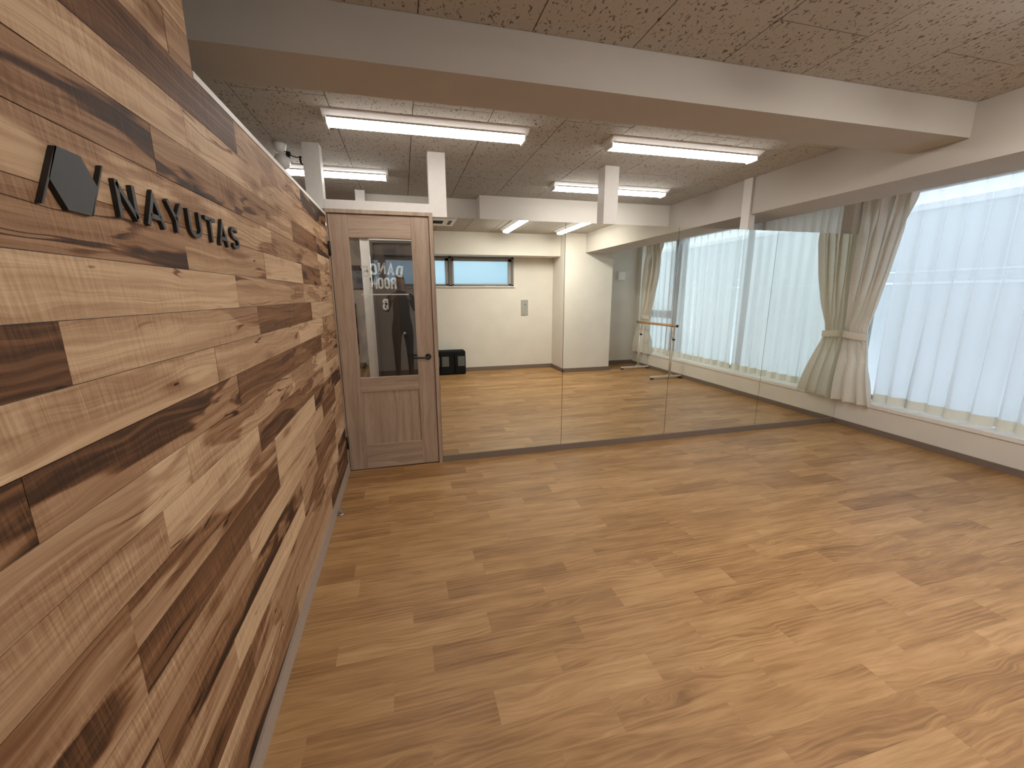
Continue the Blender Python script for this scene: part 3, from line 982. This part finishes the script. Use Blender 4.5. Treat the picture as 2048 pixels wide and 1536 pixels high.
# door lettering: applied to the other face of the pane, so it reads reversed from here
let = bpy.data.objects.new('lettering', None)
COL.objects.link(let)
let.location = (-0.135, 0.0215, 1.45)
adopt(let, pane)
def door_letter(ch, cx, cz, w_, h_, wd, ang=0.0):
    gl = glyph(ch, wd / 2 / w_, wd / 2 / h_)
    ca, sa = math.cos(ang), math.sin(ang)
    def place(u, v, q):
        du, dv = -(u - w_ / 2), v - h_ / 2          # reversed left-right
        return (cx + du * ca - dv * sa, q, cz + du * sa + dv * ca)
    pl = [[(a * w_, b * h_) for a, b in st] for st in gl]
    bm = bmesh.new()
    strokes_mesh(bm, pl, wd, place, 0.0213, 0.0222)
    o = from_bm('letter', bm, M_LETTER, let)
for ch, cx, cz, an in (('D', -0.012, 1.598, -0.17), ('A', -0.075, 1.614, -0.07), ('N', -0.140, 1.619, 0.0), ('C', -0.203, 1.613, 0.09), ('E', -0.262, 1.596, 0.19)):
    door_letter(ch, cx, cz, 0.053 if ch == 'N' else 0.050, 0.085, 0.0135 if ch == 'N' else 0.0160, an)
for ch, cx in (('R', -0.061), ('O', -0.109), ('O', -0.157), ('M', -0.210)):
    door_letter(ch, cx, 1.5085, 0.043 if ch != 'M' else 0.054, 0.086, 0.0150)
door_letter('B', -0.132, 1.347, 0.044, 0.087, 0.0165)
box('rule', (-0.305, 0.0213, 1.4195), (0.050, 0.0222, 1.4275), M_LETTER, let)

# ------------------------------------------------------------------ sign on the plank wall
sg = thing('wall_sign', 'black raised NAYUTAS lettering and folded ribbon emblem on the planks', 'sign', (XL + 0.001, -2.26, 1.55))
xs0, xs1 = XL + 0.0014, -0.4985
KS = abs(xs1) / 0.485
def SY(y):
    return -3.4127 + (y + 3.4127) * KS
def SZ(z):
    return 1.4158 + (z - 1.4158) * KS
def sign_poly(name, pts, parent):
    bm = bmesh.new()
    a = [bm.verts.new((xs1, SY(y), SZ(z))) for y, z in pts]
    b = [bm.verts.new((xs0, SY(y), SZ(z))) for y, z in pts]
    bm.faces.new(a)
    bm.faces.new(b[::-1])
    n = len(pts)
    for i in range(n):
        bm.faces.new((a[i], b[i], b[(i + 1) % n], a[(i + 1) % n]))
    o = from_bm(name, bm, [M_SIGN, M_BLACK], parent)
    for f in o.data.polygons:
        f.material_index = 0 if abs(f.normal.x) > 0.9 else 1
    return o
em = bpy.data.objects.new('emblem', None)
COL.objects.link(em)
em.location = (xs0, -2.56, 1.59)
adopt(em, sg)
sign_poly('emblem_plate', [(-2.593, 1.635), (-2.541, 1.6355), (-2.514, 1.596), (-2.540, 1.5455), (-2.592, 1.5455), (-2.618, 1.585)], em)
sign_poly('emblem_bar', [(-2.6425, 1.5455), (-2.6385, 1.5455), (-2.589, 1.635), (-2.593, 1.635)], em)
sign_poly('emblem_bar', [(-2.4885, 1.635), (-2.4925, 1.635), (-2.542, 1.5455), (-2.538, 1.5455)], em)
for ch, ya, yb2 in (('N', -2.465, -2.406), ('A', -2.379, -2.311), ('Y', -2.293, -2.226), ('U', -2.201, -2.135), ('T', -2.108, -2.046), ('A', -2.032, -1.967), ('S', -1.939, -1.880)):
    wd = 0.0099
    w_, h_ = yb2 - ya, 0.0645
    gl = glyph(ch, wd / 2 / w_, wd / 2 / h_)
    pl = [[(a * w_, b * h_) for a, b in st] for st in gl]
    bm = bmesh.new()
    strokes_mesh(bm, pl, wd, lambda u, v, q, ya=ya: (q, SY(ya + u), SZ(1.5575 + v)), xs0, xs1)
    o = from_bm('letter', bm, [M_SIGN, M_BLACK], sg)
    for f in o.data.polygons:
        f.material_index = 0 if abs(f.normal.x) > 0.9 else 1

# ------------------------------------------------------------------ ceiling lights
def light_fixture(label, cx, cy, along='x', ln=1.24, led=None):
    t = thing('ceiling_light', label, 'light', (cx, cy, ZC), 'white LED batten lights on the ceiling')
    def P(a, b, z):
        return (cx + a, cy + b, z) if along == 'x' else (cx + b, cy + a, z)
    bm = bmesh.new()
    H = ln / 2
    prof = [(-0.105, ZC - 0.0005), (-0.104, ZC - 0.008), (-0.052, ZC - 0.030), (0.052, ZC - 0.030), (0.104, ZC - 0.008), (0.105, ZC - 0.0005)]
    ra = [bm.verts.new(P(-H, b, z)) for b, z in prof]
    rb = [bm.verts.new(P(H, b, z)) for b, z in prof]
    for i in range(5):
        bm.faces.new((ra[i], ra[i + 1], rb[i + 1], rb[i]))
    bm.faces.new((ra[0], rb[0], rb[5], ra[5]))
    bm.faces.new(ra[::-1])
    bm.faces.new(rb)
    from_bm('housing', bm, M_LAMPBODY, t)
    bm = bmesh.new()
    q = H - 0.022
    pr = [(0.053, ZC - 0.0305)] + [(0.054 * math.cos(math.radians(a)), ZC - 0.040 - 0.021 * math.sin(math.radians(a))) for a in range(0, 181, 15)] + [(-0.053, ZC - 0.0305)]
    ra = [bm.verts.new(P(-q, b, z)) for b, z in pr]
    rb = [bm.verts.new(P(q, b, z)) for b, z in pr]
    n = len(pr)
    for i in range(n):
        bm.faces.new((ra[i], ra[(i + 1) % n], rb[(i + 1) % n], rb[i]))
    bm.faces.new(ra[::-1])
    bm.faces.new(rb)
    from_bm('light_bar', bm, led or M_LED, t)
    for s in (-1, 1):
        box('groove', P(-q, s * 0.0545, ZC - 0.0330), P(q, s * 0.0590, ZC - 0.0285), M_PANEL, t)
    for s in (-1, 1):
        a0, a1 = s * (q + 0.0005), s * (q + 0.012)
        box('end_cap', P(a0, -0.055, ZC - 0.062), P(a1, 0.055, ZC - 0.0305), M_WHITE, t, 0.003)
    return t
light_fixture('ceiling light in front of the door, leftmost of the two nearest', 0.230, -0.512, led=M_LED_FRONT)
light_fixture('ceiling light before the third mirror, right of the two nearest', 2.050, -0.527, led=M_LED_FRONT)
light_fixture('ceiling light of the next room behind the security camera', -0.680, 0.650, led=M_LED_NEXT)
light_fixture('ceiling light of the next room crossed by a white post', 2.070, 0.650, led=M_LED_NEXT)
light_fixture('left of two reflected ceiling lights near the back wall', 1.690, -2.86, 'y')
light_fixture('right of two reflected ceiling lights, nearer the column', 2.620, -2.86, 'y')
light_fixture('unseen ceiling light added to brighten the room beyond the corridor', -0.80, 3.3, led=M_LED_NEXT)  # added fixture, out of view, only to light the far room

# ------------------------------------------------------------------ ceiling cassette air conditioner (reflected)
ac = thing('air_conditioner', 'ceiling air conditioner with dark grille reflected beside the door', 'air conditioner', (0.46, -2.90, ZC))
boxes('panel', [((0.14, -3.20, ZC - 0.028), (0.785, -3.03, ZC - 0.0005)), ((0.14, -2.76, ZC - 0.028), (0.785, -2.58, ZC - 0.0005)),
                ((0.14, -3.03, ZC - 0.028), (0.30, -2.76, ZC - 0.0005)), ((0.62, -3.03, ZC - 0.028), (0.785, -2.76, ZC - 0.0005))], M_WHITE, ac)
box('grille_back', (0.30, -3.03, ZC - 0.012), (0.62, -2.76, ZC - 0.0005), M_GRILLE, ac)
for i in range(6):
    y = -3.01 + i * 0.045
    box('grille_slat', (0.301, y, ZC - 0.026), (0.619, y + 0.012, ZC - 0.0125), M_GRILLE, ac)
box('air_flap', (0.69, -3.05, ZC - 0.033), (0.735, -2.74, ZC - 0.0285), M_GRILLE, ac)

# ------------------------------------------------------------------ security camera on the ceiling
sc_ = thing('security_camera', 'white dome security camera with black cable under the ceiling', 'camera', (-0.775, 0.08, ZC))
lathe('mount', [(0.0, 0.0), (0.045, 0.0), (0.045, -0.012), (0.036, -0.045), (0.026, -0.058), (0.0, -0.058)], (-0.775, 0.08, ZC - 0.0005), M_WHITE, sc_, 28)
lathe('dome', [(0.0, 0.054)] + [(0.054 * math.cos(math.radians(a)), 0.054 * math.sin(math.radians(a))) for a in range(75, -90, -15)] + [(0.0, -0.054)], (-0.768, 0.08, 2.345), M_WHITE, sc_, 28)
box('adapter', (-0.735, 0.055, 2.372), (-0.705, 0.095, 2.408), M_BLACK, sc_, 0.006)
tube('cable', [(-0.748, 0.07, 2.415), (-0.735, 0.07, 2.405), (-0.70, 0.075, 2.385), (-0.675, 0.075, 2.377), (-0.655, 0.075, 2.377), (-0.640, 0.07, 2.376)], 0.0035, M_BLACK, sc_, 8)
bm = bmesh.new()
add_tube(bm, [(-0.642, 0.06, 2.378), (-0.646, 0.055, 2.362), (-0.640, 0.05, 2.335), (-0.628, 0.05, 2.322)], 0.011, 10, True, 0.004)
from_bm('plug', bm, M_BLACK, sc_, smooth=True)

# ------------------------------------------------------------------ floor door catch
ds = thing('door_stop', 'small chrome door catch on the floor by the plank wall', 'door stop', (-0.477, -0.71, 0))
lathe('base', [(0.0, 0.0003), (0.019, 0.0003), (0.019, 0.004), (0.012, 0.007), (0.0, 0.007)], (-0.477, -0.712, 0), M_STEEL, ds, 24)
tube('post', [(-0.480, -0.712, 0.006), (-0.480, -0.712, 0.044)], 0.0065, M_STEEL, ds, 12)
box('arm', (-0.485, -0.719, 0.036), (-0.452, -0.705, 0.046), M_STEEL, ds, 0.002)

# ------------------------------------------------------------------ ballet barre (seen in the mirrors)
br = thing('ballet_barre', 'portable ballet barre with wooden rail by the far curtain', 'barre', (4.35, -3.13, 0))
b_ = tube('rail', [(4.36, -2.55, 0.899), (4.36, -3.76, 0.895)], 0.022, M_BARWOOD, br, 20)
for y in (-2.548, -3.762):
    lathe('rail_cap', [(0.0, -0.004), (0.0235, -0.004), (0.0235, 0.004), (0.0, 0.004)], (4.36, y, 0.897), M_GRILLE, br, 20, 'y')
for y in (-2.66, -3.66):
    p_ = tube('post', [(4.36, y, 0.045), (4.36, y, 0.72)], 0.017, M_PAINT, br, 16)
    tube('sliding_tube', [(4.36, y, 0.72), (4.36, y, 0.876)], 0.0125, M_PAINT, p_, 16)
    tube('collar', [(4.36, y, 0.70), (4.36, y, 0.735)], 0.021, M_PAINT, p_, 16)
    tube('knob', [(4.36, y + 0.018, 0.668), (4.36, y + 0.062, 0.668)], 0.016, M_BLACK, p_, 12)
    fb = box('foot', (4.00, y - 0.02, 0.022), (4.585, y + 0.02, 0.048), M_PAINT, br, 0.004)
    for x in (4.02, 4.565):
        box('rubber_foot', (x - 0.022, y - 0.028, 0.0005), (x + 0.022, y + 0.028, 0.0215), M_BLACK, fb, 0.004)
    boxes('gusset', [((4.31, y - 0.004, 0.048), (4.41, y + 0.004, 0.075))], M_PAINT, fb)

# ------------------------------------------------------------------ black mesh crate by the back wall
bg_ = thing('folding_crate', 'black soft crate with grey net windows on the floor', 'crate', (0.74, -4.14, 0))
box('body', (0.42, -4.265, 0.001), (1.05, -4.005, 0.43), M_FABBLACK, bg_, 0.022)
for (a, b) in ((0.47, 0.58), (0.62, 0.745), (0.905, 1.03)):
    box('net_window', (a, -4.006, 0.155), (b, -3.999, 0.335), M_NET, bg_, 0.002)
for x in (0.60, 0.86):
    tube('strap', [(x, -3.998, 0.03), (x, -3.996, 0.40)], 0.006, M_FABBLACK, bg_, 8)

# ------------------------------------------------------------------ next room and corridor (seen over the partition and through the glass)
o = boxes('wall_far', [((-0.40, YF - 0.03, 0), (-0.305, YF + 0.07, 2.0)), ((-0.305, YF - 0.03, 1.985), (0.55, YF + 0.07, 2.0)),
                       ((0.55, YF - 0.03, 0), (XR, YF + 0.07, 2.0))], M_WALL)
struct(o, 'low white partition of the next room', 'wall')
o = box('trim_8', (-0.40, 1.48, 2.02), (0.859, 1.66, ZC + 0.01), M_WALL)
struct(o, 'white bulkhead behind the far partition', 'beam')
o = box('partition_post', (-0.405, 1.33, 2.001), (-0.312, 1.42, ZC), M_POST)
tag(o, 'small far white post seen above the door rail', 'post', 'white posts on the partition')
o = boxes('wall_outer', [((XO - 0.1, YB, 0), (XO, YO, ZC + 0.01)), ((XO, YO, 0), (XR + 0.2, YO + 0.1, ZC + 0.01)), ((0.86, 1.47, 2.0), (XR + 0.2, 1.50, ZC + 0.01)), ((1.4, 1.5, 0), (1.5, YO, ZC))], M_WALL)
struct(o, 'walls of the rooms beyond the partition', 'wall')
w3 = thing('window_3', 'dim window far beyond the door glass', 'window', (-0.6, YO, 1.53), kind='structure')
boxes('window_frame', [((-1.7, YO - 0.02, 1.90), (0.3, YO - 0.0005, 2.0)), ((-1.7, YO - 0.02, 1.53), (0.3, YO - 0.0005, 1.56))], M_GRILLE, w3)
box('pane', (-1.7, YO - 0.014, 1.56), (0.3, YO - 0.004, 1.90), simple('dark_blue_pane', (0.20, 0.23, 0.28), 0.2, 0.5), w3)  # opaque pane in one even dark blue-grey
d2 = thing('door_2', 'dark brown door across the corridor seen through the glass', 'door', (0.12, YF, 0), kind='structure')
boxes('door_frame', [((-0.304, YF - 0.045, 0), (-0.277, YF + 0.06, 1.984)), ((0.522, YF - 0.045, 0), (0.549, YF + 0.06, 1.984)), ((-0.277, YF - 0.045, 1.957), (0.522, YF + 0.06, 1.984))], M_DARKDOOR, d2)
lf = box('door_leaf', (-0.275, YF - 0.01, 0.006), (0.520, YF + 0.03, 1.955), M_DARKDOOR, d2)
box('inset_panel', (-0.035, YF - 0.014, 0.75), (0.40, YF - 0.0105, 1.55), M_DIM, d2)
boxes('door_closer', [((-0.17, YF - 0.055, 1.84), (-0.05, YF - 0.0105, 1.90)), ((-0.16, YF - 0.12, 1.905), (0.03, YF - 0.10, 1.918))], M_BLACK, d2)
hk = tube('door_knob', [(0.0, YF - 0.011, 1.00), (0.0, YF - 0.05, 1.00)], 0.016, M_STEEL, d2, 14)
t = thing('coat_rack', 'dark slim garment hanging beyond the corridor', 'garment', (-0.93, 5.35, 0))
box('garment', (-1.02, 5.32, 0.25), (-0.90, 5.45, 1.27), M_FABBLACK, t, 0.02)
box('shoe_tray', (-1.05, 5.15, 0.0005), (-0.80, 5.55, 0.06), M_FABBLACK, t, 0.01)
tube('hook', [(-0.96, 5.40, 1.27), (-0.95, 5.40, 1.34)], 0.008, M_BLACK, t, 8)

# ------------------------------------------------------------------ the photographer, faint in the door glass
def person():
    t = thing('person', 'person in dark clothes raising a phone, faint in the door glass', 'person', (-0.03, -3.80, 0))
    V, E, RD = [], [], []
    def v(x, y, z, rx, ry=None):
        V.append((x - 0.03, y - 3.80, z))
        RD.append((rx, ry or rx))
        return len(V) - 1
    def e(a, b):
        E.append((a, b))
    pel = v(0, 0, 0.93, 0.145, 0.115)
    ab = v(0, 0.005, 1.08, 0.135, 0.105)
    ch = v(0, 0.0, 1.26, 0.155, 0.115)
    up = v(0, -0.01, 1.40, 0.110, 0.085)
    nk = v(0, 0.0, 1.475, 0.056)
    sk = v(0, 0.012, 1.535, 0.062)
    for a, b in ((pel, ab), (ab, ch), (ch, up), (up, nk), (nk, sk)):
        e(a, b)
    for s in (-1, 1):
        hip = v(0.095 * s, 0, 0.86, 0.098)
        kn = v(0.105 * s, 0.015, 0.48, 0.060)
        cf = v(0.108 * s, -0.015, 0.34, 0.056)
        an = v(0.11 * s, -0.02, 0.085, 0.040)
        he = v(0.11 * s, -0.045, 0.042, 0.040)
        ba = v(0.118 * s, 0.10, 0.036, 0.040, 0.034)
        to = v(0.122 * s, 0.175, 0.028, 0.030, 0.024)
        for a, b in ((pel, hip), (hip, kn), (kn, cf), (cf, an), (an, he), (an, ba), (ba, to)):
            e(a, b)
        sh = v(0.175 * s, -0.01, 1.395, 0.062)
        el = v(0.235 * s, 0.10, 1.165, 0.046)
        wr = v(0.118 * s, 0.325, 1.385, 0.028)
        pm = v(0.108 * s, 0.348, 1.425, 0.033, 0.022)
        for a, b in ((up, sh), (sh, el), (el, wr), (wr, pm)):
            e(a, b)
        for q, ln in ((0, 0.028), (1, 0.034), (2, 0.032), (3, 0.024)):
            k0 = v((0.112 - 0.002 * q) * s, 0.362, 1.405 + 0.019 * q, 0.0085)
            k1 = v((0.104) * s, 0.362 + 0.014, 1.402 + 0.019 * q, 0.0080)
            k2 = v((0.104 - ln) * s, 0.378, 1.400 + 0.019 * q, 0.0070)
            e(pm, k0); e(k0, k1); e(k1, k2)
        t0 = v(0.098 * s, 0.350, 1.462, 0.0095)
        t1 = v(0.078 * s, 0.352, 1.472, 0.0085)
        e(pm, t0); e(t0, t1)
    me = bpy.data.meshes.new('body')
    me.from_pydata(V, E, [])
    o = bpy.data.objects.new('body', me)
    COL.objects.link(o)
    md = o.modifiers.new('skin', 'SKIN')
    md.use_smooth_shade = True
    ms = o.modifiers.new('sub', 'SUBSURF')
    ms.levels = ms.render_levels = 2
    if not me.skin_vertices:
        bpy.context.view_layer.objects.active = o
        o.select_set(True)
        bpy.ops.mesh.customdata_skin_add()
    for i, sv in enumerate(me.skin_vertices[0].data):
        sv.radius = RD[i]
        sv.use_root = (i == 0)
    bpy.context.view_layer.update()
    dg = bpy.context.evaluated_depsgraph_get()
    m2 = bpy.data.meshes.new_from_object(o.evaluated_get(dg))
    bpy.data.objects.remove(o)
    bm = bmesh.new()
    bm.from_mesh(m2)
    # head: an egg with brow, nose, mouth, chin and ears, turned to the phone
    hc = Vector((-0.03, -3.80 + 0.035, 1.635))
    seg, rg = 28, 22
    rings = []
    for i in range(rg + 1):
        th = math.pi * i / rg
        ring = []
        for k in range(seg):
            ph = 2 * math.pi * k / seg
            x, y, z = math.sin(th) * math.cos(ph), math.sin(th) * math.sin(ph), math.cos(th)
            X, Y, Z = 0.076 * x, 0.097 * y, 0.116 * z
            if z < 0:
                X *= 1 - 0.30 * (-z) ** 1.5
                Y *= 1 - 0.14 * (-z) ** 2
            if y > 0:
                c = math.exp(-(x / 0.16) ** 2)
                Y += 0.026 * c * math.exp(-((z + 0.16) / 0.13) ** 2)
                Y += 0.010 * c * math.exp(-((z - 0.02) / 0.14) ** 2)
                for s in (-1, 1):
                    Y -= 0.013 * math.exp(-((x - 0.36 * s) / 0.17) ** 2 - ((z - 0.04) / 0.10) ** 2)
                Y += 0.008 * math.exp(-(x / 0.28) ** 2 - ((z + 0.48) / 0.05) ** 2)
                Y -= 0.005 * math.exp(-(x / 0.28) ** 2 - ((z + 0.53) / 0.02) ** 2)
                Y += 0.010 * math.exp(-(x / 0.3) ** 2 - ((z + 0.82) / 0.15) ** 2)
            ear = math.exp(-((y + 0.08) / 0.16) ** 2 - ((z + 0.05) / 0.22) ** 2) * (abs(x) > 0.8)
            X += 0.016 * ear * (1 if x > 0 else -1)
            ring.append(bm.verts.new(hc + Vector((X, Y, Z))))
        rings.append(ring)
    for a, b in zip(rings, rings[1:]):
        for k in range(seg):
            bm.faces.new((a[k], b[k], b[(k + 1) % seg], a[(k + 1) % seg]))
    bmesh.ops.remove_doubles(bm, verts=[w_ for w_ in rings[0] + rings[-1]], dist=0.0005)
    body = from_bm('body', bm, [simple('skin', (0.52, 0.31, 0.22), 0.55, 0.3), simple('dark_sweater', (0.016, 0.016, 0.018), 0.9, 0.1), simple('dark_trousers', (0.022, 0.021, 0.022), 0.9, 0.1), M_BLACK], t, smooth=True)
    cx, cy, cz = body.location
    for f in body.data.polygons:
        c = f.center
        X, Y, Z = c.x + cx + 0.03, c.y + cy + 3.80, c.z + cz
        if Z > 1.487 or (Y > 0.318 and Z > 1.30):
            f.material_index = 0
        elif Z > 0.93:
            f.material_index = 1
        elif Z > 0.085:
            f.material_index = 2
        else:
            f.material_index = 3
    # hair cap
    bm = bmesh.new()
    add_lathe(bm, [(0.0805 * math.sin(math.radians(a)) + 0.0005, 0.122 * math.cos(math.radians(a))) for a in range(0, 100, 8)], (0, 0, 0), 26)
    for w_ in bm.verts:
        w_.co.y *= 1.27
        if w_.co.y > 0.045 and w_.co.z < 0.055:
            w_.co.z = 0.055 + (w_.co.z - 0.055) * 0.1
        w_.co += hc + Vector((0, -0.006, 0.004))
    from_bm('hair', bm, simple('black_hair', (0.012, 0.010, 0.009), 0.5, 0.4), t, smooth=True)
    for s in (-1, 1):
        lathe('eye', [(0.0, 0.0045), (0.006, 0.003), (0.0085, 0.0), (0.006, -0.003), (0.0, -0.0045)], hc + Vector((0.030 * s, 0.079, 0.006)), M_WHITE, t, 12, 'y')
    p_ = thing('phone', 'black phone held up by the photographer', 'phone', (-0.04, -3.428, 1.43))
    box('phone_body', (-0.100, -3.4315, 1.395), (0.020, -3.4235, 1.470), M_BLACK, p_, 0.003)
    lathe('lens', [(0.0, -0.001), (0.007, -0.001), (0.007, 0.0025), (0.0, 0.0025)], (0.0, -3.4235, 1.4158), M_GRILLE, p_, 16, 'y')
person()
